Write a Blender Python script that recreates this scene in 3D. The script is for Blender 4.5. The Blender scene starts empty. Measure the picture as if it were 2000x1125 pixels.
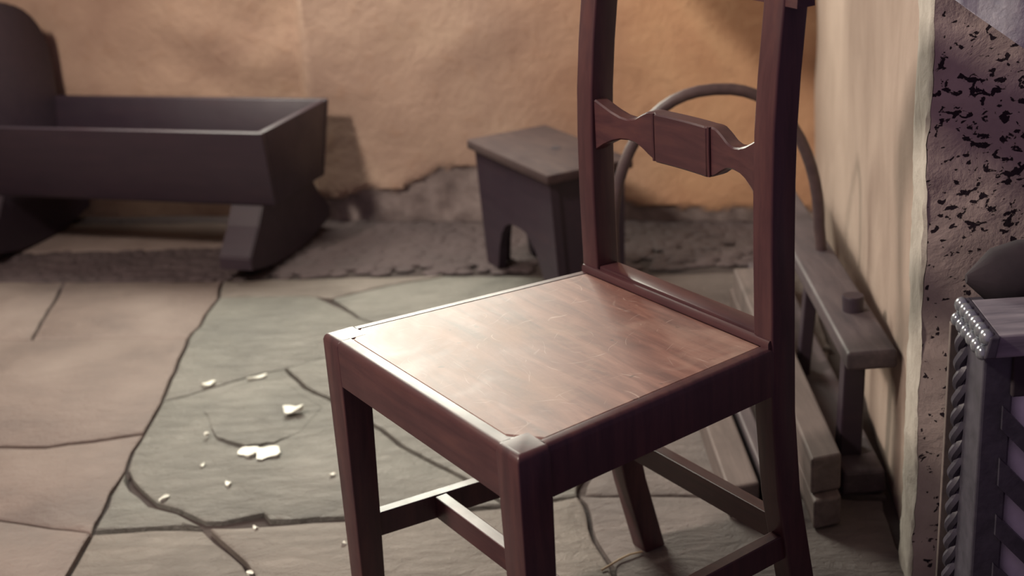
import bpy, bmesh, math, random
from mathutils import Vector, Matrix, noise

# ------------------------------------------------------------------ camera, world, lights, exposure
scn = bpy.context.scene
COL = scn.collection
CAM_H = 1.0924
cd = bpy.data.cameras.new('camera'); cam = bpy.data.objects.new('camera', cd); COL.objects.link(cam)
cd.sensor_width = 36.0; cd.lens = 2748.4 / 2000 * 36.0; cd.clip_start = 0.02
cam.matrix_world = (Matrix.Translation((0, 0, CAM_H)) @ Matrix.Rotation(math.pi/2 - 0.3527, 4, 'X')
                    @ Matrix.Rotation(-0.0684, 4, 'Z'))
cd.dof.use_dof = True; cd.dof.focus_distance = 1.66; cd.dof.aperture_fstop = 4.4
scn.camera = cam
scn.view_settings.view_transform = 'Standard'; scn.view_settings.look = 'None'
scn.view_settings.exposure = 0.0; scn.view_settings.gamma = 1.0
scn.view_settings.use_curve_mapping = False

world = bpy.data.worlds.new('world'); scn.world = world; world.use_nodes = True
bg = world.node_tree.nodes['Background']
bg.inputs[0].default_value = (0.43, 0.285, 0.44, 1); bg.inputs[1].default_value = 0.34

def area(name, loc, target, sx, sy, power, col):
    l = bpy.data.lights.new(name, 'AREA'); l.shape = 'RECTANGLE'; l.size = sx; l.size_y = sy
    l.energy = power; l.color = col
    o = bpy.data.objects.new(name, l); COL.objects.link(o); o.location = loc
    o.rotation_euler = (Vector(target) - Vector(loc)).to_track_quat('-Z', 'Y').to_euler()
    return o
# daylight through the window above the cradle (back wall) and through the window in the left wall
area('window_light_back', (-0.52, 3.55, 1.30), (0.05, 1.4, 0.3), 1.0, 0.74, 56, (1.0, 0.985, 0.83))
area('window_light_left', (-1.62, 1.15, 2.25), (0.3, 2.3, 0.3), 0.24, 0.28, 72, (1.0, 0.87, 0.74))

# ------------------------------------------------------------------ materials
def nodes_of(name):
    m = bpy.data.materials.new(name); m.use_nodes = True
    return m, m.node_tree, m.node_tree.nodes['Principled BSDF']

def ramp(nt, src, stops):
    r = nt.nodes.new('ShaderNodeValToRGB'); e = r.color_ramp.elements
    while len(e) > 1: e.remove(e[-1])
    e[0].position = stops[0][0]; e[0].color = (*stops[0][1], 1)
    for p, c in stops[1:]:
        k = e.new(p); k.color = (*c, 1)
    nt.links.new(src, r.inputs[0]); return r.outputs[0]

def coords(nt, scale=(1, 1, 1), kind='Object', rot=(0, 0, 0)):
    tc = nt.nodes.new('ShaderNodeTexCoord'); mp = nt.nodes.new('ShaderNodeMapping')
    mp.inputs['Scale'].default_value = scale; mp.inputs['Rotation'].default_value = rot
    nt.links.new(tc.outputs[kind], mp.inputs[0]); return mp.outputs[0]

def tex_noise(nt, vec, scale, detail=6, rough=0.6, dist=0.0):
    n = nt.nodes.new('ShaderNodeTexNoise'); n.inputs['Scale'].default_value = scale
    n.inputs['Detail'].default_value = detail; n.inputs['Roughness'].default_value = rough
    n.inputs['Distortion'].default_value = dist
    nt.links.new(vec, n.inputs['Vector']); return n.outputs['Fac']

def bump(nt, b, h, strength, dist):
    n = nt.nodes.new('ShaderNodeBump'); n.inputs['Strength'].default_value = strength
    n.inputs['Distance'].default_value = dist
    nt.links.new(h, n.inputs['Height'])
    prev = b.inputs['Normal'].links
    if prev: nt.links.new(prev[0].from_socket, n.inputs['Normal'])
    nt.links.new(n.outputs[0], b.inputs['Normal'])

def mix(nt, a, b, fac, mode='MIX'):
    n = nt.nodes.new('ShaderNodeMix'); n.data_type = 'RGBA'; n.blend_type = mode
    for sock, v in ((n.inputs['Factor'], fac), (n.inputs[6], a), (n.inputs[7], b)):
        if hasattr(v, 'is_output'): nt.links.new(v, sock)
        elif isinstance(v, (int, float)): sock.default_value = v
        else: sock.default_value = (*v, 1)
    return n.outputs[2]

def mrange(nt, v, a, b, c, d):
    n = nt.nodes.new('ShaderNodeMapRange')
    n.inputs[1].default_value = a; n.inputs[2].default_value = b; n.inputs[3].default_value = c; n.inputs[4].default_value = d
    nt.links.new(v, n.inputs[0]); return n.outputs[0]

def wood(name, dark, mid, lite, rough=0.4, scale=(3, 3, 30), grain=3.0, spec=0.5, bmp=0.15):
    m, nt, b = nodes_of(name)
    v = coords(nt, scale)
    n1 = tex_noise(nt, v, grain, 8, 0.65, 0.4)
    col = ramp(nt, n1, [(0.3, dark), (0.52, mid), (0.75, lite)])
    n2 = tex_noise(nt, coords(nt), 9, 4, 0.6)
    col = mix(nt, col, dark, mrange(nt, n2, 0.45, 0.75, 0, 0.6))
    nt.links.new(col, b.inputs['Base Color'])
    nt.links.new(mrange(nt, n2, 0.3, 0.7, rough - 0.07, rough + 0.09), b.inputs['Roughness'])
    b.inputs['Specular IOR Level'].default_value = spec
    bump(nt, b, n1, bmp, 0.002)
    return m

M = {}
M['chair'] = wood('mahogany', (0.036, 0.014, 0.019), (0.064, 0.025, 0.029), (0.092, 0.037, 0.035), 0.38, (30, 30, 3), 2.0, 0.45, 0.04)
M['chair_h'] = wood('mahogany_rail', (0.036, 0.014, 0.019), (0.064, 0.025, 0.029), (0.092, 0.037, 0.035), 0.38, (3, 30, 30), 2.0, 0.45, 0.08)
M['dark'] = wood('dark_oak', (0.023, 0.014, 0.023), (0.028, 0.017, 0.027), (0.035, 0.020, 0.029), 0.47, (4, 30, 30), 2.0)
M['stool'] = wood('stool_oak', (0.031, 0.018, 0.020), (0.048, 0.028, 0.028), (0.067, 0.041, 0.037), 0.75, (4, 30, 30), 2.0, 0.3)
M['grey'] = wood('grey_oak', (0.046, 0.035, 0.042), (0.074, 0.056, 0.063), (0.106, 0.083, 0.088), 0.6, (30, 3, 30), 2.0)
M['pale'] = wood('pale_timber', (0.081, 0.060, 0.056), (0.115, 0.087, 0.081), (0.161, 0.122, 0.112), 0.7, (30, 3, 30), 2.0)
M['arm'] = wood('weathered_arm', (0.10, 0.09, 0.115), (0.19, 0.17, 0.20), (0.30, 0.27, 0.30), 0.45, (3, 40, 40), 2.0)

def seat_mat():
    m, nt, b = nodes_of('worn_seat_wood')
    v = coords(nt, (3, 22, 22), rot=(0, 0, 0.12))
    n1 = tex_noise(nt, v, 2.2, 9, 0.65, 0.5)
    col = ramp(nt, n1, [(0.28, (0.085, 0.036, 0.032)), (0.5, (0.16, 0.070, 0.055)), (0.72, (0.25, 0.125, 0.095))])
    n2 = tex_noise(nt, coords(nt), 7, 6, 0.65, 0.8)
    col = mix(nt, col, (0.30, 0.195, 0.15), mrange(nt, n2, 0.50, 0.72, 0, 0.7))
    # fine curved scratches
    sc = None
    for k, (s, r) in enumerate(((5, 0.4), (8, 1.9), (6.5, 2.7))):
        w = tex_noise(nt, coords(nt, (1, 1, 1), rot=(0, 0, r)), s, 1, 0.3, 0.3)
        mth = nt.nodes.new('ShaderNodeMath'); mth.operation = 'PINGPONG'; mth.inputs[1].default_value = 0.035
        nt.links.new(w, mth.inputs[0])
        line = mrange(nt, mth.outputs[0], 0.0, 0.0017, 1, 0)
        gate = mrange(nt, tex_noise(nt, coords(nt, (1, 1, 1)), 22 + 7 * k, 2, 0.5), 0.54, 0.66, 0, 1)
        mm = nt.nodes.new('ShaderNodeMath'); mm.operation = 'MULTIPLY'
        nt.links.new(line, mm.inputs[0]); nt.links.new(gate, mm.inputs[1])
        if sc is None: sc = mm.outputs[0]
        else:
            ma = nt.nodes.new('ShaderNodeMath'); ma.operation = 'MAXIMUM'
            nt.links.new(sc, ma.inputs[0]); nt.links.new(mm.outputs[0], ma.inputs[1]); sc = ma.outputs[0]
    half = nt.nodes.new('ShaderNodeMath'); half.operation = 'MULTIPLY'; half.inputs[1].default_value = 0.38
    nt.links.new(sc, half.inputs[0])
    col = mix(nt, col, (0.62, 0.52, 0.44), half.outputs[0])
    spots = mrange(nt, tex_noise(nt, coords(nt), 60, 2, 0.5), 0.70, 0.76, 0, 0.7)
    col = mix(nt, col, (0.05, 0.025, 0.022), spots)
    nt.links.new(col, b.inputs['Base Color'])
    nt.links.new(mrange(nt, n2, 0.3, 0.7, 0.44, 0.56), b.inputs['Roughness'])
    b.inputs['Specular IOR Level'].default_value = 0.62
    bump(nt, b, n1, 0.12, 0.002)
    return m
M['seat'] = seat_mat()

def stone(name, a, c, d, rough=0.6, bs=0.5, seed=0.0):
    m, nt, b = nodes_of(name)
    v = coords(nt)
    n0 = tex_noise(nt, v, 4.5, 5, 0.6, 0.3)
    n1 = tex_noise(nt, coords(nt, (1, 2.2, 1), rot=(0, 0, 0.25 + seed)), 17, 10, 0.66, 1.0)
    col = ramp(nt, n0, [(0.3, a), (0.5, c), (0.7, d)])
    col = mix(nt, col, a, mrange(nt, n1, 0.55, 0.8, 0, 0.45))
    fine = tex_noise(nt, v, 90, 5, 0.7)
    col = mix(nt, col, d, mrange(nt, fine, 0.6, 0.85, 0, 0.35))
    nt.links.new(col, b.inputs['Base Color'])
    nt.links.new(mrange(nt, n0, 0.3, 0.7, rough - 0.08, rough + 0.1), b.inputs['Roughness'])
    b.inputs['Specular IOR Level'].default_value = 0.45
    bump(nt, b, n1, bs, 0.014); bump(nt, b, fine, 0.8, 0.004)
    return m
M['rose'] = stone('rose_flagstone', (0.131, 0.098, 0.089), (0.178, 0.134, 0.119), (0.214, 0.167, 0.149), 0.6, 0.4)
M['green'] = stone('green_slate', (0.145, 0.139, 0.129), (0.192, 0.184, 0.166), (0.238, 0.225, 0.204), 0.48, 0.8, 0.3)
M['mixed'] = stone('buff_flagstone', (0.146, 0.121, 0.107), (0.190, 0.162, 0.143), (0.228, 0.196, 0.174), 0.56, 0.8, -0.2)
M['shaded_flag'] = stone('shaded_flagstone', (0.10, 0.082, 0.078), (0.14, 0.115, 0.108), (0.18, 0.15, 0.14), 0.66, 0.8, 0.1)  # darker flagstone: shade under the chair's right side put into the colour
M['mortar'] = stone('earth_joint', (0.03, 0.021, 0.022), (0.05, 0.036, 0.034), (0.085, 0.065, 0.06), 0.9, 0.6)
M['cobble'] = stone('pitched_floor', (0.057, 0.041, 0.042), (0.074, 0.052, 0.054), (0.090, 0.066, 0.066), 0.8, 0.5)

def plaster_back():
    m, nt, b = nodes_of('ochre_limewash')
    v = coords(nt)
    at = nt.nodes.new('ShaderNodeAttribute'); at.attribute_name = 'pig'
    sep = nt.nodes.new('ShaderNodeSeparateColor'); nt.links.new(at.outputs['Color'], sep.inputs[0])
    n0 = tex_noise(nt, v, 3.2, 6, 0.62, 0.4); n1 = tex_noise(nt, v, 17, 7, 0.65, 0.3); n2 = tex_noise(nt, v, 60, 5, 0.7)
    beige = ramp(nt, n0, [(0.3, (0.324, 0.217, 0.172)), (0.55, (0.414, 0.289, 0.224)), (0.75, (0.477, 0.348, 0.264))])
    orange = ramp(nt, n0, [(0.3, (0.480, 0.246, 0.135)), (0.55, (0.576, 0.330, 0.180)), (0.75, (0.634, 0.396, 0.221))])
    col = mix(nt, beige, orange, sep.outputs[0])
    col = mix(nt, col, (0.33, 0.19, 0.12), mrange(nt, n1, 0.55, 0.78, 0, 0.55))
    bare = ramp(nt, n1, [(0.3, (0.17, 0.135, 0.13)), (0.5, (0.25, 0.205, 0.195)), (0.72, (0.34, 0.285, 0.27))])
    col = mix(nt, col, bare, sep.outputs[1])
    nt.links.new(col, b.inputs['Base Color']); b.inputs['Roughness'].default_value = 0.9
    b.inputs['Specular IOR Level'].default_value = 0.2
    bump(nt, b, n1, 0.5, 0.012); bump(nt, b, n2, 0.3, 0.004)
    return m
M['plaster'] = plaster_back()

def plaster_pale(name, a, c, d, sc=(14, 14, 3)):
    m, nt, b = nodes_of(name)
    n0 = tex_noise(nt, coords(nt, sc), 1.6, 7, 0.62, 0.6); n1 = tex_noise(nt, coords(nt), 45, 6, 0.7)
    col = ramp(nt, n0, [(0.3, a), (0.52, c), (0.72, d)])
    nt.links.new(col, b.inputs['Base Color']); b.inputs['Roughness'].default_value = 0.9
    b.inputs['Specular IOR Level'].default_value = 0.2
    bump(nt, b, n0, 0.35, 0.008); bump(nt, b, n1, 0.35, 0.004)
    return m
M['wall_pale'] = plaster_pale('pale_limewash', (0.297, 0.226, 0.189), (0.341, 0.264, 0.223), (0.378, 0.296, 0.250), (7, 7, 3))
M['arris'] = plaster_pale('worn_arris', (0.303, 0.271, 0.239), (0.383, 0.349, 0.311), (0.448, 0.406, 0.369), (20, 20, 12))

def jamb_mat():
    m, nt, b = nodes_of('pecked_jamb_stone')
    v = coords(nt)
    n0 = tex_noise(nt, v, 12, 6, 0.65, 0.3)
    col = ramp(nt, n0, [(0.3, (0.376, 0.296, 0.272)), (0.6, (0.480, 0.384, 0.352)), (0.8, (0.544, 0.440, 0.400))])
    chips = tex_noise(nt, coords(nt, (1, 1, 1.35)), 78, 3, 0.5, 0.35)
    at = nt.nodes.new('ShaderNodeAttribute'); at.attribute_name = 'pig'
    sep = nt.nodes.new('ShaderNodeSeparateColor'); nt.links.new(at.outputs['Color'], sep.inputs[0])
    add = nt.nodes.new('ShaderNodeMath'); add.operation = 'ADD'
    nt.links.new(chips, add.inputs[0]); nt.links.new(sep.outputs[0], add.inputs[1])
    hole = mrange(nt, add.outputs[0], 0.655, 0.68, 0, 1)
    col = mix(nt, col, (0.025, 0.016, 0.022), hole)
    nt.links.new(col, b.inputs['Base Color']); b.inputs['Roughness'].default_value = 0.9
    b.inputs['Specular IOR Level'].default_value = 0.2
    inv = mrange(nt, hole, 0, 1, 1, 0)
    bump(nt, b, inv, 0.8, 0.01); bump(nt, b, n0, 0.5, 0.01)
    return m
M['jamb'] = jamb_mat()

def plain(name, c, c2, rough, metallic=0.0, scale=30, bmp=0.2):
    m, nt, b = nodes_of(name)
    n = tex_noise(nt, coords(nt), scale, 5, 0.6)
    nt.links.new(ramp(nt, n, [(0.35, c), (0.65, c2)]), b.inputs['Base Color'])
    b.inputs['Roughness'].default_value = rough; b.inputs['Metallic'].default_value = metallic
    bump(nt, b, n, bmp, 0.003)
    return m
M['flake'] = plain('white_flake', (0.66, 0.66, 0.58), (0.8, 0.8, 0.72), 0.5)
M['straw'] = plain('straw', (0.40, 0.29, 0.17), (0.52, 0.40, 0.25), 0.6)
M['cloth'] = plain('blue_grey_linen', (0.74, 0.76, 0.82), (0.9, 0.91, 0.95), 0.9, 0, 80, 0.5)
M['velvet'] = plain('dark_upholstery', (0.018, 0.012, 0.017), (0.027, 0.018, 0.024), 0.9)
M['cushion'] = plain('blue_grey_cushion', (0.84, 0.84, 0.86), (0.92, 0.92, 0.94), 0.85, 0, 60)
M['carved'] = plain('carved_dark_wood', (0.036, 0.033, 0.045), (0.060, 0.054, 0.072), 0.42, 0, 40)
M['bead'] = plain('polished_bead', (0.22, 0.24, 0.28), (0.36, 0.38, 0.42), 0.2, 0.6, 40, 0.1)
M['iron'] = plain('bent_ash', (0.055, 0.034, 0.038), (0.085, 0.055, 0.055), 0.5)

# ------------------------------------------------------------------ helpers
def obj(name, bm, mat, parent=None, smooth=False, recalc=True):
    if recalc: bmesh.ops.recalc_face_normals(bm, faces=bm.faces)
    me = bpy.data.meshes.new(name); bm.to_mesh(me); bm.free()
    if smooth:
        for p in me.polygons: p.use_smooth = True
        try: me.set_sharp_from_angle(angle=math.radians(38))
        except Exception: pass
    me.materials.append(M[mat] if isinstance(mat, str) else mat)
    o = bpy.data.objects.new(name, me); COL.objects.link(o)
    if parent: o.parent = parent
    return o

def tag(o, label, cat, group=None):
    o['label'] = label; o['category'] = cat
    if group: o['group'] = group
    return o

def thing(name, label, cat, loc=(0, 0, 0), rotz=0.0, group=None):
    o = bpy.data.objects.new(name, None); COL.objects.link(o)
    o.empty_display_size = 0.05; o.location = loc; o.rotation_euler = (0, 0, rotz)
    return tag(o, label, cat, group)

def struct(o):
    o['kind'] = 'structure'; return o

def hexa(pts, bev=0.0, seg=2):
    """8 points: bottom ring of 4, then top ring of 4."""
    bm = bmesh.new(); vs = [bm.verts.new(p) for p in pts]
    for f in ((3, 2, 1, 0), (4, 5, 6, 7), (0, 1, 5, 4), (1, 2, 6, 5), (2, 3, 7, 6), (3, 0, 4, 7)):
        bm.faces.new([vs[i] for i in f])
    bmesh.ops.recalc_face_normals(bm, faces=bm.faces)
    if bev: bmesh.ops.bevel(bm, geom=list(bm.edges), offset=bev, segments=seg, affect='EDGES', profile=0.5)
    return bm

def box(x0, x1, y0, y1, z0, z1, bev=0.0, seg=2):
    return hexa([(x0, y0, z0), (x1, y0, z0), (x1, y1, z0), (x0, y1, z0),
                 (x0, y0, z1), (x1, y0, z1), (x1, y1, z1), (x0, y1, z1)], bev, seg)

def add_box(bm, x0, x1, y0, y1, z0, z1):
    b = box(x0, x1, y0, y1, z0, z1); me = bpy.data.meshes.new('t'); b.to_mesh(me); b.free(); bm.from_mesh(me); bpy.data.meshes.remove(me)

def loft(rings, closed=True, cap=True):
    bm = bmesh.new(); R = [[bm.verts.new(p) for p in r] for r in rings]; n = len(R[0])
    for a, b in zip(R, R[1:]):
        for i in range(n if closed else n - 1):
            j = (i + 1) % n; bm.faces.new((a[i], a[j], b[j], b[i]))
    if cap:
        bm.faces.new(R[0][::-1]); bm.faces.new(R[-1])
    return bm

def tube(path, rad, n=10, cap=True):
    rings = []; prev = None
    for i, p in enumerate(path):
        p = Vector(p); a = Vector(path[max(i - 1, 0)]); c = Vector(path[min(i + 1, len(path) - 1)])
        t = (c - a).normalized()
        if prev is None:
            u = t.orthogonal().normalized()
        else:
            u = (prev - t * prev.dot(t)).normalized()
        prev = u; w = t.cross(u); r = rad(i / (len(path) - 1)) if callable(rad) else rad
        rings.append([p + (u * math.cos(2 * math.pi * k / n) + w * math.sin(2 * math.pi * k / n)) * r for k in range(n)])
    return loft(rings, True, cap)

def extrude_poly(poly, vec, bev=0.0):
    """poly: 3-D loop, extruded by vec."""
    bm = bmesh.new(); a = [bm.verts.new(p) for p in poly]; b = [bm.verts.new(Vector(p) + Vector(vec)) for p in poly]
    n = len(a); bm.faces.new(a); bm.faces.new(b[::-1])
    for i in range(n): bm.faces.new((a[i], b[i], b[(i + 1) % n], a[(i + 1) % n]))
    bmesh.ops.recalc_face_normals(bm, faces=bm.faces)
    if bev:
        es = [e for e in bm.edges if len(e.link_faces) == 2 and e.calc_face_angle(0) > 0.6]
        bmesh.ops.bevel(bm, geom=es, offset=bev, segments=2, affect='EDGES')
    return bm

def nz(x, y, z=0.0): return noise.noise(Vector((x, y, z)))

# ------------------------------------------------------------------ floor: earth bed, flagstones, pitched strip by the wall
random.seed(4)
bm = bmesh.new()
bmesh.ops.create_grid(bm, x_segments=60, y_segments=60, size=1.0)
for v in bm.verts:
    x, y = v.co.x * 1.9 - 0.35, v.co.y * 1.75 + 2.35
    v.co = Vector((x, y, -0.013 + 0.004 * nz(x * 9, y * 9)))
floor = struct(obj('floor', bm, 'mortar', smooth=True))

FLAGS = [
 ('rose', [(-1.522, 3.323), (-1.083, 3.235), (-1.051, 2.858), (-1.361, 2.908)]),
 ('rose', [(-1.083, 3.235), (-0.685, 3.162), (-0.677, 3.049), (-0.697, 2.803), (-1.051, 2.858)]),
 ('rose', [(-1.361, 2.908), (-1.051, 2.858), (-0.697, 2.803), (-0.687, 2.478), (-0.691, 2.342), (-0.78, 2.324), (-0.862, 2.316), (-1.143, 2.344)]),
 ('rose', [(-1.143, 2.344), (-0.862, 2.316), (-0.78, 2.324), (-0.691, 2.342), (-0.691, 2.201), (-0.694, 1.982), (-0.764, 2.005), (-0.859, 2.044), (-1.056, 2.121)]),
 ('rose', [(-1.056, 2.121), (-0.859, 2.044), (-0.764, 2.005), (-0.694, 1.982), (-0.697, 1.851), (-0.699, 1.748), (-0.923, 1.775)]),
 ('mixed', [(-0.694, 1.982), (-0.594, 1.982), (-0.507, 1.97), (-0.457, 1.893), (-0.409, 1.807), (-0.362, 1.707), (-0.699, 1.748), (-0.697, 1.851)]),
 ('mixed', [(-0.501, 1.969), (-0.38, 1.967), (-0.291, 1.961), (-0.036, 1.975), (0.084, 1.995), (0.13, 1.648), (-0.362, 1.707), (-0.409, 1.807), (-0.457, 1.893)]),
 ('green', [(-0.687, 2.478), (-0.612, 2.525), (-0.52, 2.582), (-0.461, 2.6), (-0.409, 2.503), (-0.363, 2.441), (-0.235, 2.257), (-0.106, 2.084), (-0.036, 1.985), (-0.291, 1.978), (-0.381, 1.983), (-0.415, 1.990), (-0.425, 2.012), (-0.484, 1.992), (-0.514, 1.995), (-0.568, 2.036), (-0.612, 2.066), (-0.645, 2.126), (-0.69, 2.197), (-0.691, 2.342)]),
 ('green', [(-0.69, 2.187), (-0.656, 2.120), (-0.618, 2.054), (-0.567, 2.022), (-0.513, 1.98), (-0.595, 1.985), (-0.692, 1.988)]),
 ('green', [(-0.461, 2.6), (-0.401, 2.634), (-0.22, 2.739), (-0.004, 2.787), (0.171, 2.534), (0.084, 1.995), (-0.036, 1.985), (-0.106, 2.084), (-0.235, 2.257), (-0.363, 2.441), (-0.409, 2.503)]),
 ('green', [(-0.677, 3.049), (-0.443, 3.01), (-0.337, 2.859), (-0.22, 2.739), (-0.401, 2.634), (-0.461, 2.6), (-0.52, 2.582), (-0.612, 2.525), (-0.687, 2.478), (-0.697, 2.803)]),
 ('mixed', [(-0.685, 3.162), (-0.153, 3.097), (-0.282, 3.056), (-0.412, 2.991), (-0.443, 3.01), (-0.677, 3.049)]),
 ('green', [(-0.412, 2.991), (-0.282, 3.056), (-0.153, 3.094), (0.142, 3.023), (0.171, 2.534), (-0.004, 2.787), (-0.22, 2.739), (-0.337, 2.859)]),
 ('shaded_flag', [(0.094, 1.995), (0.171, 2.534), (0.60, 2.50), (0.56, 1.93)]),
 ('shaded_flag', [(0.13, 1.648), (0.084, 1.995), (0.55, 1.92), (0.52, 1.60)]),
 ('shaded_flag', [(0.171, 2.545), (0.145, 3.02), (0.66, 2.96), (0.61, 2.51)]),
 ('rose', [(-1.6, 1.2), (-0.70, 1.2), (-0.70, 1.74), (-0.923, 1.77), (-1.05, 2.11), (-1.14, 2.33), (-1.6, 2.40)]),
 ('mixed', [(-0.69, 1.0), (-0.10, 1.0), (-0.11, 1.665), (-0.362, 1.70), (-0.69, 1.74)]),
 ('mixed', [(-0.09, 1.0), (0.50, 1.0), (0.51, 1.59), (0.13, 1.64), (-0.10, 1.665)]),
 ('rose', [(-1.5, 3.52), (-0.66, 3.40), (-0.64, 3.60), (-1.5, 3.79)]),
 ('rose', [(-2.0, 2.42), (-1.15, 2.35), (-1.37, 2.91), (-1.53, 3.32), (-2.0, 3.4)]),
]
def flag(kind, poly):
    cx = sum(p[0] for p in poly) / len(poly); cy = sum(p[1] for p in poly) / len(poly)
    pts = []
    for i, (x, y) in enumerate(poly):
        x2, y2 = poly[(i + 1) % len(poly)]; L = math.hypot(x2 - x, y2 - y); n = max(1, int(L / 0.035))
        for k in range(n):
            t = k / n; px, py = x + (x2 - x) * t, y + (y2 - y) * t
            j = 0.009
            px += j * nz(px * 13, py * 13, 3.1); py += j * nz(px * 13, py * 13, 7.7)
            pts.append((px, py))
    g = random.uniform(-0.004, 0.0)
    tx, ty = random.uniform(-0.004, 0.004), random.uniform(-0.004, 0.004)
    bm = bmesh.new(); top = [bm.verts.new((x, y, 0)) for x, y in pts]
    f = bm.faces.new(top)
    if f.normal.z < 0: f.normal_flip()
    f.normal_update()
    if f.normal.z < 0: f.normal_flip()
    n = len(top); C = [v.co.copy() for v in top]
    area2 = sum(C[i].x * C[(i + 1) % n].y - C[(i + 1) % n].x * C[i].y for i in range(n))
    sg = 1 if area2 > 0 else -1
    def shrink(w):
        out = []
        for i in range(n):
            t = (C[(i + 1) % n] - C[i - 1]).normalized()
            out.append(C[i] + Vector((-t.y, t.x, 0)) * sg * w)
        return out
    G = 0.0035 + 0.0015 * random.random()
    inner_v = [bm.verts.new(p) for p in shrink(G + 0.0035)]
    for v, p in zip(top, shrink(G)): v.co = p; v.co.z = -0.0025
    bm.faces.remove(f); bm.faces.new(inner_v)
    for i in range(n): bm.faces.new((top[i], top[(i + 1) % n], inner_v[(i + 1) % n], inner_v[i]))
    inner = set(inner_v)
    es = [e for e in bm.edges if e.verts[0] not in inner and e.verts[1] not in inner]
    r = bmesh.ops.extrude_edge_only(bm, edges=es)
    for v in r['geom']:
        if isinstance(v, bmesh.types.BMVert): v.co.z = -0.03
    for v in bm.verts:
        if v.co.z > -0.02: v.co.z += g + tx * (v.co.x - cx) + ty * (v.co.y - cy)
    return obj('flagstone', bm, kind, floor, smooth=True)
for k, p in FLAGS: flag(k, p)
# a raised flake of slate layer on the big green slab
def flake_layer(poly, z, mat, name):
    bm = bmesh.new(); pts = []
    for i, (x, y) in enumerate(poly):
        x2, y2 = poly[(i + 1) % len(poly)]
        for k in range(4):
            t = k / 4; pts.append((x + (x2 - x) * t + 0.006 * nz(x * 30, y * 30, k), y + (y2 - y) * t + 0.006 * nz(y * 30, x * 30, k)))
    lo = [bm.verts.new((x, y, z - 0.006)) for x, y in pts]; hi = [bm.verts.new((x, y, z - 0.030 * max(0, y - 2.26) - 0.07 * max(0, x + 0.488))) for x, y in pts]
    bm.faces.new(hi)
    for i in range(len(lo)): bm.faces.new((lo[i], lo[(i + 1) % len(lo)], hi[(i + 1) % len(lo)], hi[i]))
    return obj(name, bm, mat, floor)
flake_layer([(-0.600, 2.44), (-0.566, 2.345), (-0.552, 2.30), (-0.527, 2.275), (-0.488, 2.250), (-0.44, 2.26), (-0.40, 2.30), (-0.37, 2.40), (-0.42, 2.47), (-0.47, 2.55), (-0.55, 2.53)], 0.0045, 'green', 'slate_layer')

# pitched pebble strip between the flags and the back wall
bm = bmesh.new()
for i in range(2600):
    x = random.uniform(-1.6, 0.75); y = random.uniform(3.03, 3.75)
    edge = 3.165 - 0.105 * (x + 0.685) if x < 0.15 else 3.03
    if x < -0.685: edge = 3.165 - 0.18 * (x + 0.685)
    if y < edge + 0.012 or y > 3.6 - 0.23 * (x + 0.5): continue
    r = random.uniform(0.016, 0.026); h = random.uniform(0.003, 0.007); n = 7
    a0 = random.random() * 6; sx = random.uniform(0.8, 1.25)
    R = [[bm.verts.new((x + r * k * sx * math.cos(a0 + 6.2832 * q / n), y + r * k / sx * math.sin(a0 + 6.2832 * q / n), -0.008 + h * zf)) for q in range(n)]
         for k, zf in ((1, 0), (0.8, 0.7), (0.4, 1))]
    for a, b in zip(R, R[1:]):
        for q in range(n): bm.faces.new((a[q], a[(q + 1) % n], b[(q + 1) % n], b[q]))
    bm.faces.new(R[-1])
add_box(bm, -1.7, 0.75, 3.19, 3.8, -0.03, -0.0065)
peb = obj('pebble_paving', bm, 'cobble', floor, smooth=True, recalc=False); peb['kind'] = 'stuff'

# ------------------------------------------------------------------ walls
def lerp_tab(tab, s):
    if s <= tab[0][0]: return tab[0][1]
    for (a, u), (b, v) in zip(tab, tab[1:]):
        if s <= b: return u + (v - u) * (s - a) / (b - a)
    return tab[-1][1]
EDGE = [(-2.2, -0.05), (-0.60, -0.05), (-0.55, 0.065), (-0.505, 0.069), (-0.415, 0.061), (-0.357, 0.089), (-0.263, 0.082), (-0.204, 0.13), (-0.09, 0.149), (0.0, 0.12), (0.15, 0.06), (0.29, 0.05), (0.40, 0.035), (0.8, 0.03)]
def sstep(a, b, x):
    t = min(1, max(0, (x - a) / (b - a))); return t * t * (3 - 2 * t)
xs = [-2.1 + i * 0.03 for i in range(32)] + [-1.14 + i * 0.012 for i in range(166)]
zs = [-0.03 + i * 0.012 for i in range(62)] + [0.72 + i * 0.06 for i in range(29)]
bm = bmesh.new(); cl = bm.loops.layers.float_color.new('pig')
V = []; pig = {}
for z in zs:
    row = []
    for x in xs:
        e = lerp_tab(EDGE, x) + 0.014 * nz(x * 22, z * 22, 1.0) + 0.006 * nz(x * 60, z * 60, 2.0)
        bare = 1 - sstep(e - 0.004, e + 0.004, z)
        left = 1 - sstep(-0.508 - 0.02 * (0.6 - z), -0.482 - 0.02 * (0.6 - z), x)
        y = 3.6 - 0.23 * (x + 0.5) + 0.06 * left
        off = 0.010 * nz(x * 3, z * 3, 0.5) + 0.006 * nz(x * 8, z * 8, 1.5) + (1 - bare) * 0.014 + bare * 0.010 * nz(x * 25, z * 25, 9)
        off += 0.012 * left * nz(x * 5, z * 6, 4.0)
        v = bm.verts.new((x, y - off, z)); row.append(v)
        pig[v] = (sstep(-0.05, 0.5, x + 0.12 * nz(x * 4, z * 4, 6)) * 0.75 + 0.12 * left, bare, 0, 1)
    V.append(row)
for j in range(len(zs) - 1):
    for i in range(len(xs) - 1):
        if -1.08 < xs[i] < 0.03 and 0.88 < zs[j] < 1.74: continue      # window opening above the cradle
        f = bm.faces.new((V[j][i], V[j][i + 1], V[j + 1][i + 1], V[j + 1][i]))
        for l in f.loops: l[cl] = pig[l.vert]
wb_ = struct(obj('wall_back', bm, 'plaster', smooth=True, recalc=False))

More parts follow.
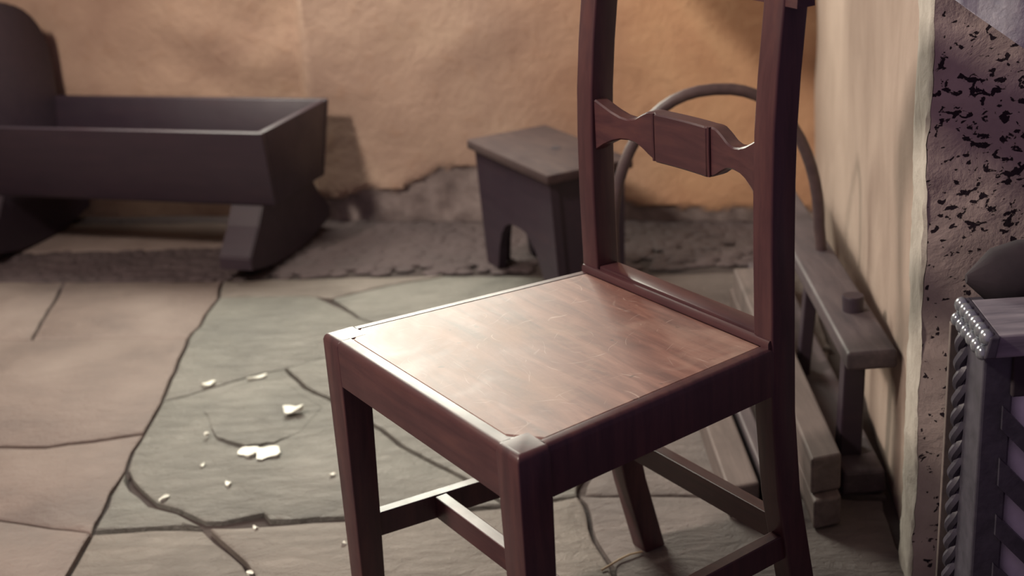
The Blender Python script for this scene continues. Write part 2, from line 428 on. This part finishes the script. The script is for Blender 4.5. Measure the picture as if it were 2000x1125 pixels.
# right wall: pale limewash, runs from behind the jamb to the back corner
bm = bmesh.new(); V = []
ys = [1.70 + i * 0.02 for i in range(86)]
for z in zs:
    row = []
    for y in ys:
        x = 0.545 + 0.134 * (y - 1.72) - 0.006 * nz(y * 4, z * 4, 3.3) - 0.004 * nz(y * 11, z * 7, 8.3)
        row.append(bm.verts.new((x, y, z)))
    V.append(row)
for j in range(len(zs) - 1):
    for i in range(len(ys) - 1): bm.faces.new((V[j][i + 1], V[j][i], V[j + 1][i], V[j + 1][i + 1]))
struct(obj('wall_right', bm, 'wall_pale', smooth=True, recalc=False))

# jamb: worn pale arris and dark pecked face turned to the room
bm = bmesh.new(); V = []
prof = [(0.575, 1.80), (0.540, 1.768), (0.527, 1.745), (0.5235, 1.728), (0.5215, 1.705), (0.520, 1.685), (0.5185, 1.668), (0.5205, 1.662)]
zj = [-0.03 + i * 0.01 for i in range(100)] + [0.97 + i * 0.06 for i in range(26)]
for z in zj:
    V.append([bm.verts.new((x + 0.004 * nz(z * 9, k * 0.7, 1) + 0.0025 * nz(z * 45, k, 4), y + 0.003 * nz(z * 30, k, 2), z)) for k, (x, y) in enumerate(prof)])
for a, b in zip(V, V[1:]):
    for i in range(len(prof) - 1): bm.faces.new((a[i + 1], a[i], b[i], b[i + 1]))
struct(obj('trim_1', bm, 'arris', smooth=True, recalc=False))
bm = bmesh.new(); cl = bm.loops.layers.float_color.new('pig'); V = []; pig = {}
xj = [0.0, 0.002] + [0.006 + i * 0.012 for i in range(60)]
for z in zj:
    row = []
    for i, x in enumerate(xj):
        xx = 0.5208 + x + 0.004 * nz(z * 9, 4.9, 1) + 0.0025 * nz(z * 45, 7, 4)
        yy = 1.6615 - 0.004 * nz(x * 12, z * 12, 5) + 0.003 * nz(z * 30, 7, 2)
        v = bm.verts.new((xx, yy, z)); row.append(v)
        d = sstep(0.0, 0.05, x) * sstep(0.42, 0.56, z) * (1 - 0.35 * sstep(0.70, 0.76, z))
        pig[v] = (0.015 + 0.072 * d, 0, 0, 1)
    V.append(row)
for j in range(len(zj) - 1):
    for i in range(len(xj) - 1):
        f = bm.faces.new((V[j][i], V[j][i + 1], V[j + 1][i + 1], V[j + 1][i]))
        for l in f.loops: l[cl] = pig[l.vert]
struct(obj('wall_jamb', bm, 'jamb', smooth=True, recalc=False))

# left wall with the window that lights the back wall (out of frame)
bm = bmesh.new()
for (y0, y1, z0, z1) in ((0.4, 0.97, -0.03, 2.9), (1.33, 4.0, -0.03, 2.9), (0.97, 1.33, -0.03, 2.06), (0.97, 1.33, 2.44, 2.9)):
    add_box(bm, -1.95, -1.75, y0, y1, z0, z1)
struct(obj('wall_left', bm, 'wall_pale'))

# added board, unseen above the frame, shaped to shade the back wall's top corner
bm = extrude_poly([(0.00, 2.93, 0.95), (0.225, 2.895, 0.722), (0.33, 2.88, 0.70), (0.33, 2.88, 1.6), (0.0, 2.93, 1.6)], (0, 0.03, 0))
struct(obj('shade_board', bm, 'dark'))

# ------------------------------------------------------------------ the chair
WF, WB, D, ZS = 0.4434, 0.3705, 0.3752, 0.45
TH = -1.0146
chair = thing('side_chair', 'dark reddish wooden chair with a worn flat seat and open rail back', 'chair', (-0.123, 1.443, 0), TH)
def sx_at(b): return WF / 2 + (WB - WF) / 2 * b / D
LW, LD = 0.042, 0.040
def rrect(x0, x1, y0, y1, r, z, n=3):
    P = []
    for cx, cy, a0 in ((x1 - r, y1 - r, 0), (x0 + r, y1 - r, 90), (x0 + r, y0 + r, 180), (x1 - r, y0 + r, 270)):
        for k in range(n + 1):
            a = math.radians(a0 + 90 * k / n); P.append((cx + r * math.cos(a), cy + r * math.sin(a), z))
    return P
for s in (-1, 1):
    rings = []
    for z, w, d, e in ((0, 0.032, 0.031, 0), (0.2, 0.037, 0.036, 0), (0.388, LW, LD, 0), (0.442, LW, LD, 0), (0.4465, LW, LD, 0.0015), (0.4492, LW, LD, 0.004), (0.450, LW, LD, 0.0075)):
        xo = s * (WF / 2 - e); xi = s * (WF / 2 - w)
        rings.append(rrect(min(xo, xi), max(xo, xi), e, d, 0.002, z))
    obj('front_leg', loft(rings), 'chair', chair, smooth=True)
# back legs run on as the back posts
PB = [(0.0, 0.0646), (0.12, 0.034), (0.25, 0.010), (0.36, 0.001), (0.45, 0.0), (0.56, -0.001), (0.64, 0.0), (0.70, 0.0025), (0.76, 0.008), (0.845, 0.019)]
for s in (-1, 1):
    rings = []
    for z, off in PB:
        w = 0.033; d = 0.037 if z > 0.3 else 0.037
        xo = s * (WB / 2 - (0.002 * max(0, z - 0.6) / 0.25)); xi = xo - s * w
        rings.append(rrect(min(xo, xi), max(xo, xi), D + off, D + off + d, 0.0035, z))
    obj('back_post', loft(rings), 'chair', chair, smooth=True)
# seat rails: profile (t inwards from the outer face, z), rounded outer top edge
PR = [(0.0, 0.390), (0.0, 0.441), (0.0015, 0.4465), (0.004, 0.4492), (0.0075, 0.450), (0.0185, 0.450), (0.0185, 0.444), (0.026, 0.444), (0.026, 0.390)]
obj('front_rail', loft([[(x, 0.0004 + t, z) for t, z in PR] for x in (-WF / 2 + LW - 0.001, WF / 2 - LW + 0.001)]), 'chair_h', chair, smooth=True)
for s in (-1, 1):
    r = []
    for b in (LD - 0.001, D + 0.002):
        r.append([(s * (sx_at(b) - t * (0.80 if t < 0.02 else 1)), b, z) for t, z in PR])
    ob = obj('side_rail', loft(r), 'chair', chair, smooth=True)
# raised back rail with a thin shoe moulding in front
bmr = box(-WB / 2 + 0.032, WB / 2 - 0.032, D + 0.004, D + 0.034, 0.395, 0.4625, 0.0025)
obj('back_rail', bmr, 'chair_h', chair, smooth=True)
bmr = loft([[(x, D - 0.004 + t, z) for t, z in ((0, 0.4495), (0, 0.456), (0.002, 0.459), (0.005, 0.4595), (0.0085, 0.457), (0.0085, 0.4495))] for x in (-WB / 2 + 0.003, WB / 2 - 0.003)])
obj('shoe_moulding', bmr, 'chair_h', chair, smooth=True)
# drop-in seat panel (corner cut off at the front), corner blocks
def panel_poly(z, g):
    f0 = 0.0192 + g; b1 = D - 0.0045 - g
    s0 = lambda b: sx_at(b) - 0.0155 - g
    return [(-s0(f0) + 0.030, f0, z), (s0(f0) - 0.036, f0, z), (s0(f0 + 0.027), f0 + 0.027, z), (s0(b1), b1, z), (-s0(b1), b1, z), (-s0(f0 + 0.024), f0 + 0.024, z)]
rings = [panel_poly(0.438, 0), panel_poly(0.4484, 0), panel_poly(0.4498, 0.0014)]
obj('seat_panel', loft(rings), 'seat', chair)
for s in (-1, 1):
    c = sx_at(0.02) - 0.0155
    pts = [(s * (c - 0.034), 0.0195), (s * (c + 0.003), 0.0195), (s * (c + 0.001), 0.046)]
    bmr = extrude_poly([(x, y, 0.436) for x, y in pts], (0, 0, 0.0128))
    obj('corner_block', bmr, 'chair', chair)
# shaped middle rail, curved in plan
TOP = [(0.0, 0.684), (0.046, 0.684), (0.054, 0.6845), (0.063, 0.684), (0.074, 0.679), (0.086, 0.672), (0.098, 0.669), (0.112, 0.671), (0.126, 0.676), (0.140, 0.683), (0.1535, 0.690)]
BOT = [(0.0, 0.622), (0.046, 0.622), (0.054, 0.623), (0.063, 0.627), (0.074, 0.634), (0.086, 0.640), (0.098, 0.642), (0.112, 0.641), (0.126, 0.637), (0.140, 0.630), (0.1535, 0.621)]
xsr = sorted(set([s * i * 0.004 for i in range(39) for s in (-1, 1)] + [0.1535, -0.1535]))
rings = []
for x in xsr:
    ax = abs(x); zt = lerp_tab(TOP, ax); zb = lerp_tab(BOT, ax)
    yb = D + 0.006 + 0.021 * (1 - (ax / 0.1535) ** 2)
    fr = yb - (0.0035 if ax < 0.052 else 0.0)
    rings.append([(x, fr + 0.002, zb), (x, fr, zb + 0.002), (x, fr, zt - 0.002), (x, fr + 0.002, zt), (x, yb + 0.018, zt), (x, yb + 0.020, zt - 0.002), (x, yb + 0.020, zb + 0.002), (x, yb + 0.018, zb)])
middle_rail = obj('middle_rail', loft(rings), 'chair_h', chair, smooth=True)
for s in (-1, 1):                                # reeded edge of the rail's centre block
    yb = D + 0.006 + 0.021 * (1 - (0.05 / 0.1535) ** 2)
    obj('reed', tube([(s * 0.052, yb - 0.001, 0.6235), (s * 0.052, yb - 0.0015, 0.654), (s * 0.052, yb - 0.001, 0.6838)], 0.0024, 8), 'chair', middle_rail, smooth=True)
# crest rail (just above the frame)
rings = []
for i in range(25):
    x = -0.205 + i * 0.41 / 24; ax = abs(x)
    yb = D + 0.016 + 0.020 * (1 - (ax / 0.205) ** 2); zt = 0.915 + 0.02 * (1 - (ax / 0.205) ** 2); zb = 0.838
    rings.append([(x, yb, zb), (x, yb + 0.006, zt), (x, yb + 0.022, zt), (x, yb + 0.026, zb)])
obj('crest_rail', loft(rings), 'chair_h', chair, smooth=True)
# stretchers
def bar(p0, p1, w, h):
    p0, p1 = Vector(p0), Vector(p1); t = (p1 - p0).normalized(); n = Vector((-t.y, t.x, 0)).normalized() * w / 2
    r = []
    for p in (p0, p1): r += [p - n, p + n]
    a, b, c, d_ = r
    up = Vector((0, 0, h))
    return hexa([a, b, d_, c, a + up, b + up, d_ + up, c + up], 0.0015)
for s in (-1, 1):
    obj('side_stretcher', bar((s * (WF / 2 - 0.020), 0.030, 0.160), (s * (WB / 2 - 0.0165), D + 0.040, 0.160), 0.017, 0.034), 'chair', chair)
obj('cross_stretcher', bar((-0.185, 0.126, 0.161), (0.185, 0.126, 0.161), 0.018, 0.032), 'chair_h', chair)
obj('back_stretcher', bar((-0.156, D + 0.045, 0.168), (0.156, D + 0.045, 0.168), 0.019, 0.034), 'chair_h', chair)

# ------------------------------------------------------------------ cradle
cr = thing('cradle', 'dark wooden cradle with an arched hood and heavy rockers along the wall', 'cradle', (-0.546, 3.14, 0), math.atan2(0.25, -0.68) - math.pi)
# local: x from -LEN (head) to 0 (foot end), y 0 (room side) .. WID (wall side)
LEN, WID, RZ, BZ, T = 0.825, 0.355, 0.352, 0.165, 0.018
IN = 0.045
def cpt(x, y, z):      # taper from rim to bottom
    k = (RZ - z) / (RZ - BZ); cx, cy = -LEN / 2, WID / 2
    return (cx + (x - cx) * (1 - k * 0.012 * 2 / LEN), cy + (y - cy) * (1 - k * IN * 2 / WID), z)
def cboard(x0, x1, y0, y1, name):
    return obj(name, hexa([cpt(x0, y0, BZ), cpt(x1, y0, BZ), cpt(x1, y1, BZ), cpt(x0, y1, BZ), cpt(x0, y0, RZ), cpt(x1, y0, RZ), cpt(x1, y1, RZ), cpt(x0, y1, RZ)], 0.004), 'dark', cr, smooth=True)
cboard(-LEN, 0, 0, T, 'side_board'); cboard(-LEN, 0, WID - T, WID, 'side_board')
cboard(-T, 0, T, WID - T, 'foot_board')
obj('bottom_board', box(-LEN + 0.05, -0.05, 0.05, WID - 0.05, BZ - 0.003, BZ + 0.015), 'dark', cr)
# arched headboard and hood
def arch(x, grow, zt):
    P = [cpt(x, WID - 0.0 + grow, BZ), (x, WID + grow, RZ)]
    for k in range(0, 17):
        a = math.pi * k / 16
        P.append((x, WID / 2 + (WID / 2 + grow) * math.cos(a), RZ + 0.10 + (zt - RZ - 0.10) * math.sin(a)))
    P += [(x, -grow, RZ), cpt(x, -grow, BZ)]
    return P
obj('head_board', extrude_poly(arch(-LEN - 0.002, 0.0, 0.622), (0.02, 0, 0)), 'dark', cr)
rings = []
for x in (-LEN - 0.24, -LEN - 0.002): rings.append(arch(x, 0.004, 0.627))
obj('hood', loft(rings), 'dark', cr, smooth=True)
for xc in (-0.135, -LEN - 0.05):
    poly = [(-0.035, 0.03)]
    for k in range(13):
        y = -0.035 + (WID + 0.07) * k / 12; poly.append((y, 0.0 + 0.030 * ((k - 6) / 6) ** 2))
    poly += [(WID + 0.035, 0.06), (WID - 0.02, 0.12), (WID - 0.05, BZ), (0.05, BZ), (0.02, 0.12), (-0.035, 0.06)]
    obj('rocker', extrude_poly([(xc, y, z) for y, z in poly], (0.085, 0, 0), 0.003), 'dark', cr)

# ------------------------------------------------------------------ stool
st = thing('stool', 'low boarded wooden stool with a knot in its flat top', 'stool', (-0.077, 3.162, 0), math.atan2(-0.348, 0.167))
# local: x along the length 0..0.386, y across 0..0.2 (towards the wall)
SL, SW, SH = 0.386, 0.205, 0.30
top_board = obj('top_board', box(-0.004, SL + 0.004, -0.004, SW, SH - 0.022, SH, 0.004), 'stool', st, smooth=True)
obj('knot', loft([[(0.205 + 0.014 * math.cos(6.283 * k / 12), 0.118 + 0.010 * math.sin(6.283 * k / 12), z) for k in range(12)] for z in (SH - 0.002, SH + 0.0012)]), 'velvet', top_board)
def cut_board(L, foot, ztop, zarch, n=12):
    P = [(0.0, 0.0), (foot, 0.0)]
    for k in range(n + 1):
        t = k / n
        x = foot + (L - 2 * foot) * t; z = zarch * (1 - abs(2 * t - 1) ** 3.2)
        P.append((x, z))
    P += [(L - foot, 0.0), (L, 0.0), (L, ztop), (0, ztop)]
    Q = []
    for p in P:
        if not Q or (abs(p[0] - Q[-1][0]) + abs(p[1] - Q[-1][1])) > 1e-5: Q.append(p)
    return Q
for y in (0.008, SW - 0.032):
    sh = 0.0
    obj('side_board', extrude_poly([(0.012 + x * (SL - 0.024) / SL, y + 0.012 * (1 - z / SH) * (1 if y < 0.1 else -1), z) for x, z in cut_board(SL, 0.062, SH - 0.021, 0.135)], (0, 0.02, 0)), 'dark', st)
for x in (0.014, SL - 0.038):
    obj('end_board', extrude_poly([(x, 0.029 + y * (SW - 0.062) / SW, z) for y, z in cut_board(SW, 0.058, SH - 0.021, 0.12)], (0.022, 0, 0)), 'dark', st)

# ------------------------------------------------------------------ low bench with bent hoop, timbers under it
bn = thing('plank_bench', 'narrow low plank bench with a peg and a tall bent hoop beside the pale wall', 'bench', (0, 0, 0))
def yx(y): return 0.036 * (y - 1.92)
plank = obj('plank', hexa([(0.490, 1.915, 0.218), (0.566, 1.915, 0.218), (0.600, 2.95, 0.218), (0.527, 2.95, 0.218),
                   (0.490, 1.915, 0.248), (0.566, 1.915, 0.248), (0.600, 2.95, 0.248), (0.527, 2.95, 0.248)], 0.006, 3), 'grey', bn, smooth=True)
rings = [[(0.541 + r * math.cos(6.2832 * k / 16), 2.085 + r * math.sin(6.2832 * k / 16), z) for k in range(16)] for z, r in ((0.20, 0.0165), (0.270, 0.0175), (0.2735, 0.016))]
obj('peg', loft(rings), 'dark', plank, smooth=True)
obj('leg', hexa([(0.498, 1.985, 0.04), (0.534, 1.985, 0.04), (0.536, 2.025, 0.04), (0.500, 2.025, 0.04), (0.502, 1.975, 0.22), (0.535, 1.975, 0.22), (0.537, 2.01, 0.22), (0.504, 2.01, 0.22)], 0.003), 'dark', bn)
obj('leg', hexa([(0.500, 2.30, 0.04), (0.522, 2.30, 0.04), (0.524, 2.33, 0.04), (0.502, 2.33, 0.04), (0.512, 2.29, 0.22), (0.535, 2.29, 0.22), (0.537, 2.32, 0.22), (0.514, 2.32, 0.22)], 0.003), 'dark', bn)
obj('leg', hexa([(0.530, 2.83, 0.04), (0.560, 2.83, 0.04), (0.562, 2.87, 0.04), (0.532, 2.87, 0.04), (0.535, 2.82, 0.22), (0.57, 2.82, 0.22), (0.572, 2.86, 0.22), (0.537, 2.86, 0.22)], 0.003), 'dark', bn)
obj('runner', hexa([(0.490, 1.93, 0.0), (0.560, 1.93, 0.0), (0.590, 2.92, 0.0), (0.520, 2.92, 0.0), (0.492, 1.93, 0.042), (0.556, 1.93, 0.042), (0.588, 2.92, 0.042), (0.522, 2.92, 0.042)], 0.006), 'grey', bn)
path = []
HC, HW, HY = 0.372, 0.186, 2.385
path.append((HC - HW + 0.006, HY, 0.0)); path.append((HC - HW + 0.001, HY, 0.12)); path.append((HC - HW, HY, 0.20))
for k in range(0, 29):
    a = math.pi - math.pi * k / 28
    path.append((HC + HW * math.copysign(abs(math.cos(a)) ** 0.86, math.cos(a)) * (1 if k < 14 else 0.985), HY, 0.29 + 0.263 * math.sin(a)))
path.append((HC + HW + 0.002, HY, 0.24))
obj('hoop', tube(path, 0.0105, 10), 'iron', bn, smooth=True)
def timber(x0, x1, y0, y1, z0, z1, skew, mat, label, nm='timber'):
    o = obj(nm, hexa([(x0, y0, z0), (x1, y0 + 0.012, z0), (x1 + skew, y1, z0), (x0 + skew, y1, z0),
                            (x0, y0, z1), (x1, y0 + 0.012, z1), (x1 + skew, y1, z1), (x0 + skew, y1, z1)], 0.004), mat)
    return tag(o, label, 'timber')
timber(0.424, 0.468, 1.835, 2.75, 0.0, 0.048, 0.03, 'pale', 'squared length of timber on the floor, lower one of a stack of two')
timber(0.424, 0.472, 1.855, 2.70, 0.0485, 0.108, 0.03, 'pale', 'pale squared timber lying on top of another beside the bench')
timber(0.305, 0.356, 1.89, 2.62, 0.0, 0.05, 0.0, 'pale', 'pale thick board lying flat on the floor behind the chair')
timber(0.366, 0.392, 1.90, 2.60, 0.0, 0.05, 0.0, 'grey', 'thin rough grey batten lying between the pale board and stacked timbers', 'batten')

# ------------------------------------------------------------------ carved armchair by the jamb
ar = thing('carved_armchair', 'dark carved armchair with beaded arm end and slatted side before the pecked jamb', 'armchair', (0.508, 1.42, 0))
X0, Y0 = 0.50, 1.42
def L(p): return (p[0] - X0, p[1] - Y0, p[2])
def lx(pts): return [L(p) for p in pts]
AZ = 0.500
obj('arm', hexa(lx([(0.492, 1.362, AZ - 0.026), (0.92, 1.362, AZ - 0.026), (0.92, 1.462, AZ - 0.026), (0.496, 1.470, AZ - 0.026),
                    (0.500, 1.362, AZ), (0.92, 1.362, AZ), (0.92, 1.462, AZ), (0.506, 1.470, AZ)]), 0.002), 'arm', ar)
arm_end = obj('arm_end', hexa(lx([(0.484, 1.356, AZ - 0.024), (0.497, 1.356, AZ - 0.024), (0.502, 1.474, AZ - 0.024), (0.488, 1.474, AZ - 0.024),
                        (0.490, 1.356, AZ + 0.001), (0.501, 1.356, AZ + 0.001), (0.507, 1.474, AZ + 0.001), (0.495, 1.474, AZ + 0.001)]), 0.002), 'carved', ar)
for i in range(6):
    t = (i + 0.5) / 6; y = 1.358 + 0.114 * t; x = 0.486 + 0.005 * t
    for dz, dx, rr in ((-0.003, 0.003, 0.0098), (-0.020, -0.001, 0.0088)):
        b2 = bmesh.new(); bmesh.ops.create_icosphere(b2, subdivisions=2, radius=rr)
        for v in b2.verts: v.co = Vector((v.co.x * 0.8 + x + dx - X0, v.co.y + y - Y0, v.co.z + AZ + dz))
        obj('bead', b2, 'bead', arm_end, smooth=True)
# front post, its rope-carved edge and plain fillet
front_post = obj('front_post', hexa(lx([(0.486, 1.372, 0), (0.520, 1.372, 0), (0.524, 1.452, 0), (0.490, 1.452, 0), (0.490, 1.372, AZ - 0.025), (0.524, 1.372, AZ - 0.025), (0.527, 1.452, AZ - 0.025), (0.494, 1.452, AZ - 0.025)]), 0.003), 'carved', ar)
for ph in (0, math.pi):
    path = []
    for k in range(220):
        z = 0.004 + 0.468 * k / 219; a = z * 2 * math.pi / 0.046 + ph
        path.append((0.489 + 0.004 * z / 0.5 + 0.0042 * math.cos(a) - X0, 1.443 + 0.0042 * math.sin(a) - Y0, z))
    obj('rope_strand', tube(path, 0.0072, 8), 'carved', front_post, smooth=True)
obj('fillet', hexa(lx([(0.482, 1.472, 0), (0.492, 1.472, 0), (0.494, 1.484, 0), (0.484, 1.484, 0), (0.486, 1.472, AZ - 0.03), (0.496, 1.472, AZ - 0.03), (0.498, 1.484, AZ - 0.03), (0.488, 1.484, AZ - 0.03)]), 0.001), 'pale', ar)
# side: curved slats from the post down to the back, pale cushion inside
obj('cushion', box(0.526 - X0, 0.93 - X0, 1.386 - Y0, 1.44 - Y0, 0.12, 0.445, 0.014, 3), 'cushion', ar, smooth=True)
for i in range(6):
    path = []
    for k in range(13):
        t = k / 12; x = 0.512 + 0.40 * t
        z = 0.40 - 0.066 * (i - 0) - 1.15 * (x - 0.512) * (1 - 0.3 * t)
        path.append((x, z))
    hw = (0.014, 0.017, 0.013, 0.017, 0.013, 0.014)[i]
    poly = [(x, 1.368, z + hw) for x, z in path if z > 0.02] + [(x, 1.368, z - hw) for x, z in path[::-1] if z > 0.02]
    obj('slat', extrude_poly(lx(poly), (0, 0.014, 0)), 'carved', ar)
obj('side_panel_rail', hexa(lx([(0.520, 1.366, 0.425), (0.92, 1.366, 0.425), (0.92, 1.385, 0.425), (0.520, 1.385, 0.425), (0.520, 1.366, AZ - 0.0255), (0.92, 1.366, AZ - 0.0255), (0.92, 1.385, AZ - 0.0255), (0.520, 1.385, AZ - 0.0255)]), 0.002), 'velvet', ar)
obj('lower_rail', box(0.515 - X0, 0.92 - X0, 1.366 - Y0, 1.39 - Y0, 0.05, 0.10, 0.003), 'carved', ar)
obj('back_panel', box(0.90 - X0, 0.94 - X0, 1.36 - Y0, 1.47 - Y0, 0.0, 0.85, 0.005), 'carved', ar)
# dark bolster behind the arm
rings = []
for k in range(15):
    t = k / 14; x = 0.512 + 0.40 * t; r = 0.040 * math.sqrt(max(0.02, 1 - (1 - min(1, t * 6)) ** 2)) * (1 + 0.05 * math.sin(t * 9))
    rings.append([(x - X0, 1.505 - Y0 + r * 0.75 * math.cos(6.2832 * q / 14), 0.512 + r * math.sin(6.2832 * q / 14)) for q in range(14)])
obj('bolster', loft(rings), 'velvet', ar, smooth=True)
obj('far_arm', box(0.52 - X0, 0.92 - X0, 1.475 - Y0, 1.535 - Y0, 0.44, 0.478, 0.004), 'carved', ar)

# cloth hanging on the jamb, peg it hangs from
bm = bmesh.new(); V = []
for j in range(15):
    row = []
    for i in range(15):
        u, w = i / 14, j / 14
        x = 0.530 + 0.42 * u; zlow = 0.812 - 0.75 * (x - 0.530) if x < 0.62 else 0.7445 - 0.1 * (x - 0.62)
        z = zlow + (1.15 - zlow) * w
        row.append(bm.verts.new((x + 0.01 * w, 1.628 + 0.010 * math.sin(u * 26 + w) - 0.004 * nz(u * 9, w * 9), z)))
    V.append(row)
for j in range(14):
    for i in range(14): bm.faces.new((V[j][i], V[j][i + 1], V[j + 1][i + 1], V[j + 1][i]))
bmesh.ops.solidify(bm, geom=list(bm.faces), thickness=0.003)
tag(obj('hanging_cloth', bm, 'cloth', smooth=True), 'pale blue-grey cloth hanging against the dark pecked jamb', 'cloth')

# ------------------------------------------------------------------ white flakes and straw on the slabs
def flake(x, y, r, asp, ang, label, group=None, lift=0.004, name='flake', lobes=3):
    bm = bmesh.new(); n = 18; z0 = 0.0048 if (-0.60 < x < -0.37 and 2.25 < y < 2.54) else -0.0005
    ring = []; low = []
    for k in range(n):
        a = 6.2832 * k / n; rr = r * (1 + 0.16 * math.sin(lobes * a + x * 40) + 0.08 * math.sin(5 * a + y * 50))
        px, py = rr * math.cos(a), rr * asp * math.sin(a)
        qx, qy = px * math.cos(ang) - py * math.sin(ang), px * math.sin(ang) + py * math.cos(ang)
        zz = z0 + lift * (0.75 + 0.5 * math.sin(2 * a + y * 30))
        ring.append(bm.verts.new((qx, qy, zz + 0.0012))); low.append(bm.verts.new((qx * 0.94, qy * 0.94, z0)))
    c = bm.verts.new((0, 0, z0 + lift * 0.7)); cb = bm.verts.new((0, 0, z0))
    for k in range(n):
        j = (k + 1) % n
        bm.faces.new((ring[k], ring[j], c)); bm.faces.new((low[j], low[k], cb)); bm.faces.new((low[k], low[j], ring[j], ring[k]))
    o = obj(name, bm, 'flake', smooth=True); o.location = (x, y, 0)
    return tag(o, label, 'flake', group)
flake(-0.479, 2.226, 0.018, 0.95, 0.3, 'smaller of two large white petal-like flakes touching on the green slab')
flake(-0.446, 2.219, 0.024, 0.95, 1.0, 'largest white petal-like flake on the green slab', lobes=4)
flake(-0.421, 2.378, 0.019, 0.75, 0.2, 'curled white flake alone on the green slab', lift=0.008)
flake(-0.608, 2.539, 0.013, 0.6, 0.3, 'small white crumb lying in the slab joint')
flake(-0.512, 2.556, 0.020, 0.22, 0.35, 'thin white splinter lying along the slab joint')
for x, y, r in ((-0.567, 2.300, 0.005), (-0.554, 2.187, 0.005), (-0.497, 2.111, 0.007), (-0.323, 2.119, 0.005), (-0.428, 1.955, 0.005), (-0.283, 1.888, 0.004), (-0.417, 1.821, 0.006)):
    flake(x, y, r, 0.7, x * 9, 'tiny white speck of debris on the flagstones', 'tiny white specks on the flagstones', 0.003)
flake(-0.597, 2.074, 0.011, 0.35, 1.0, 'narrow white chip beside the crack in the green slab')
tag(obj('straw', tube([(0.101, 1.763, 0.001), (0.118, 1.775, 0.003), (0.129, 1.787, 0.002), (0.145, 1.797, 0.003), (0.165, 1.806, 0.001)], 0.0016, 6), 'straw', smooth=True), 'bent bit of straw on the floor by the chair leg', 'straw')
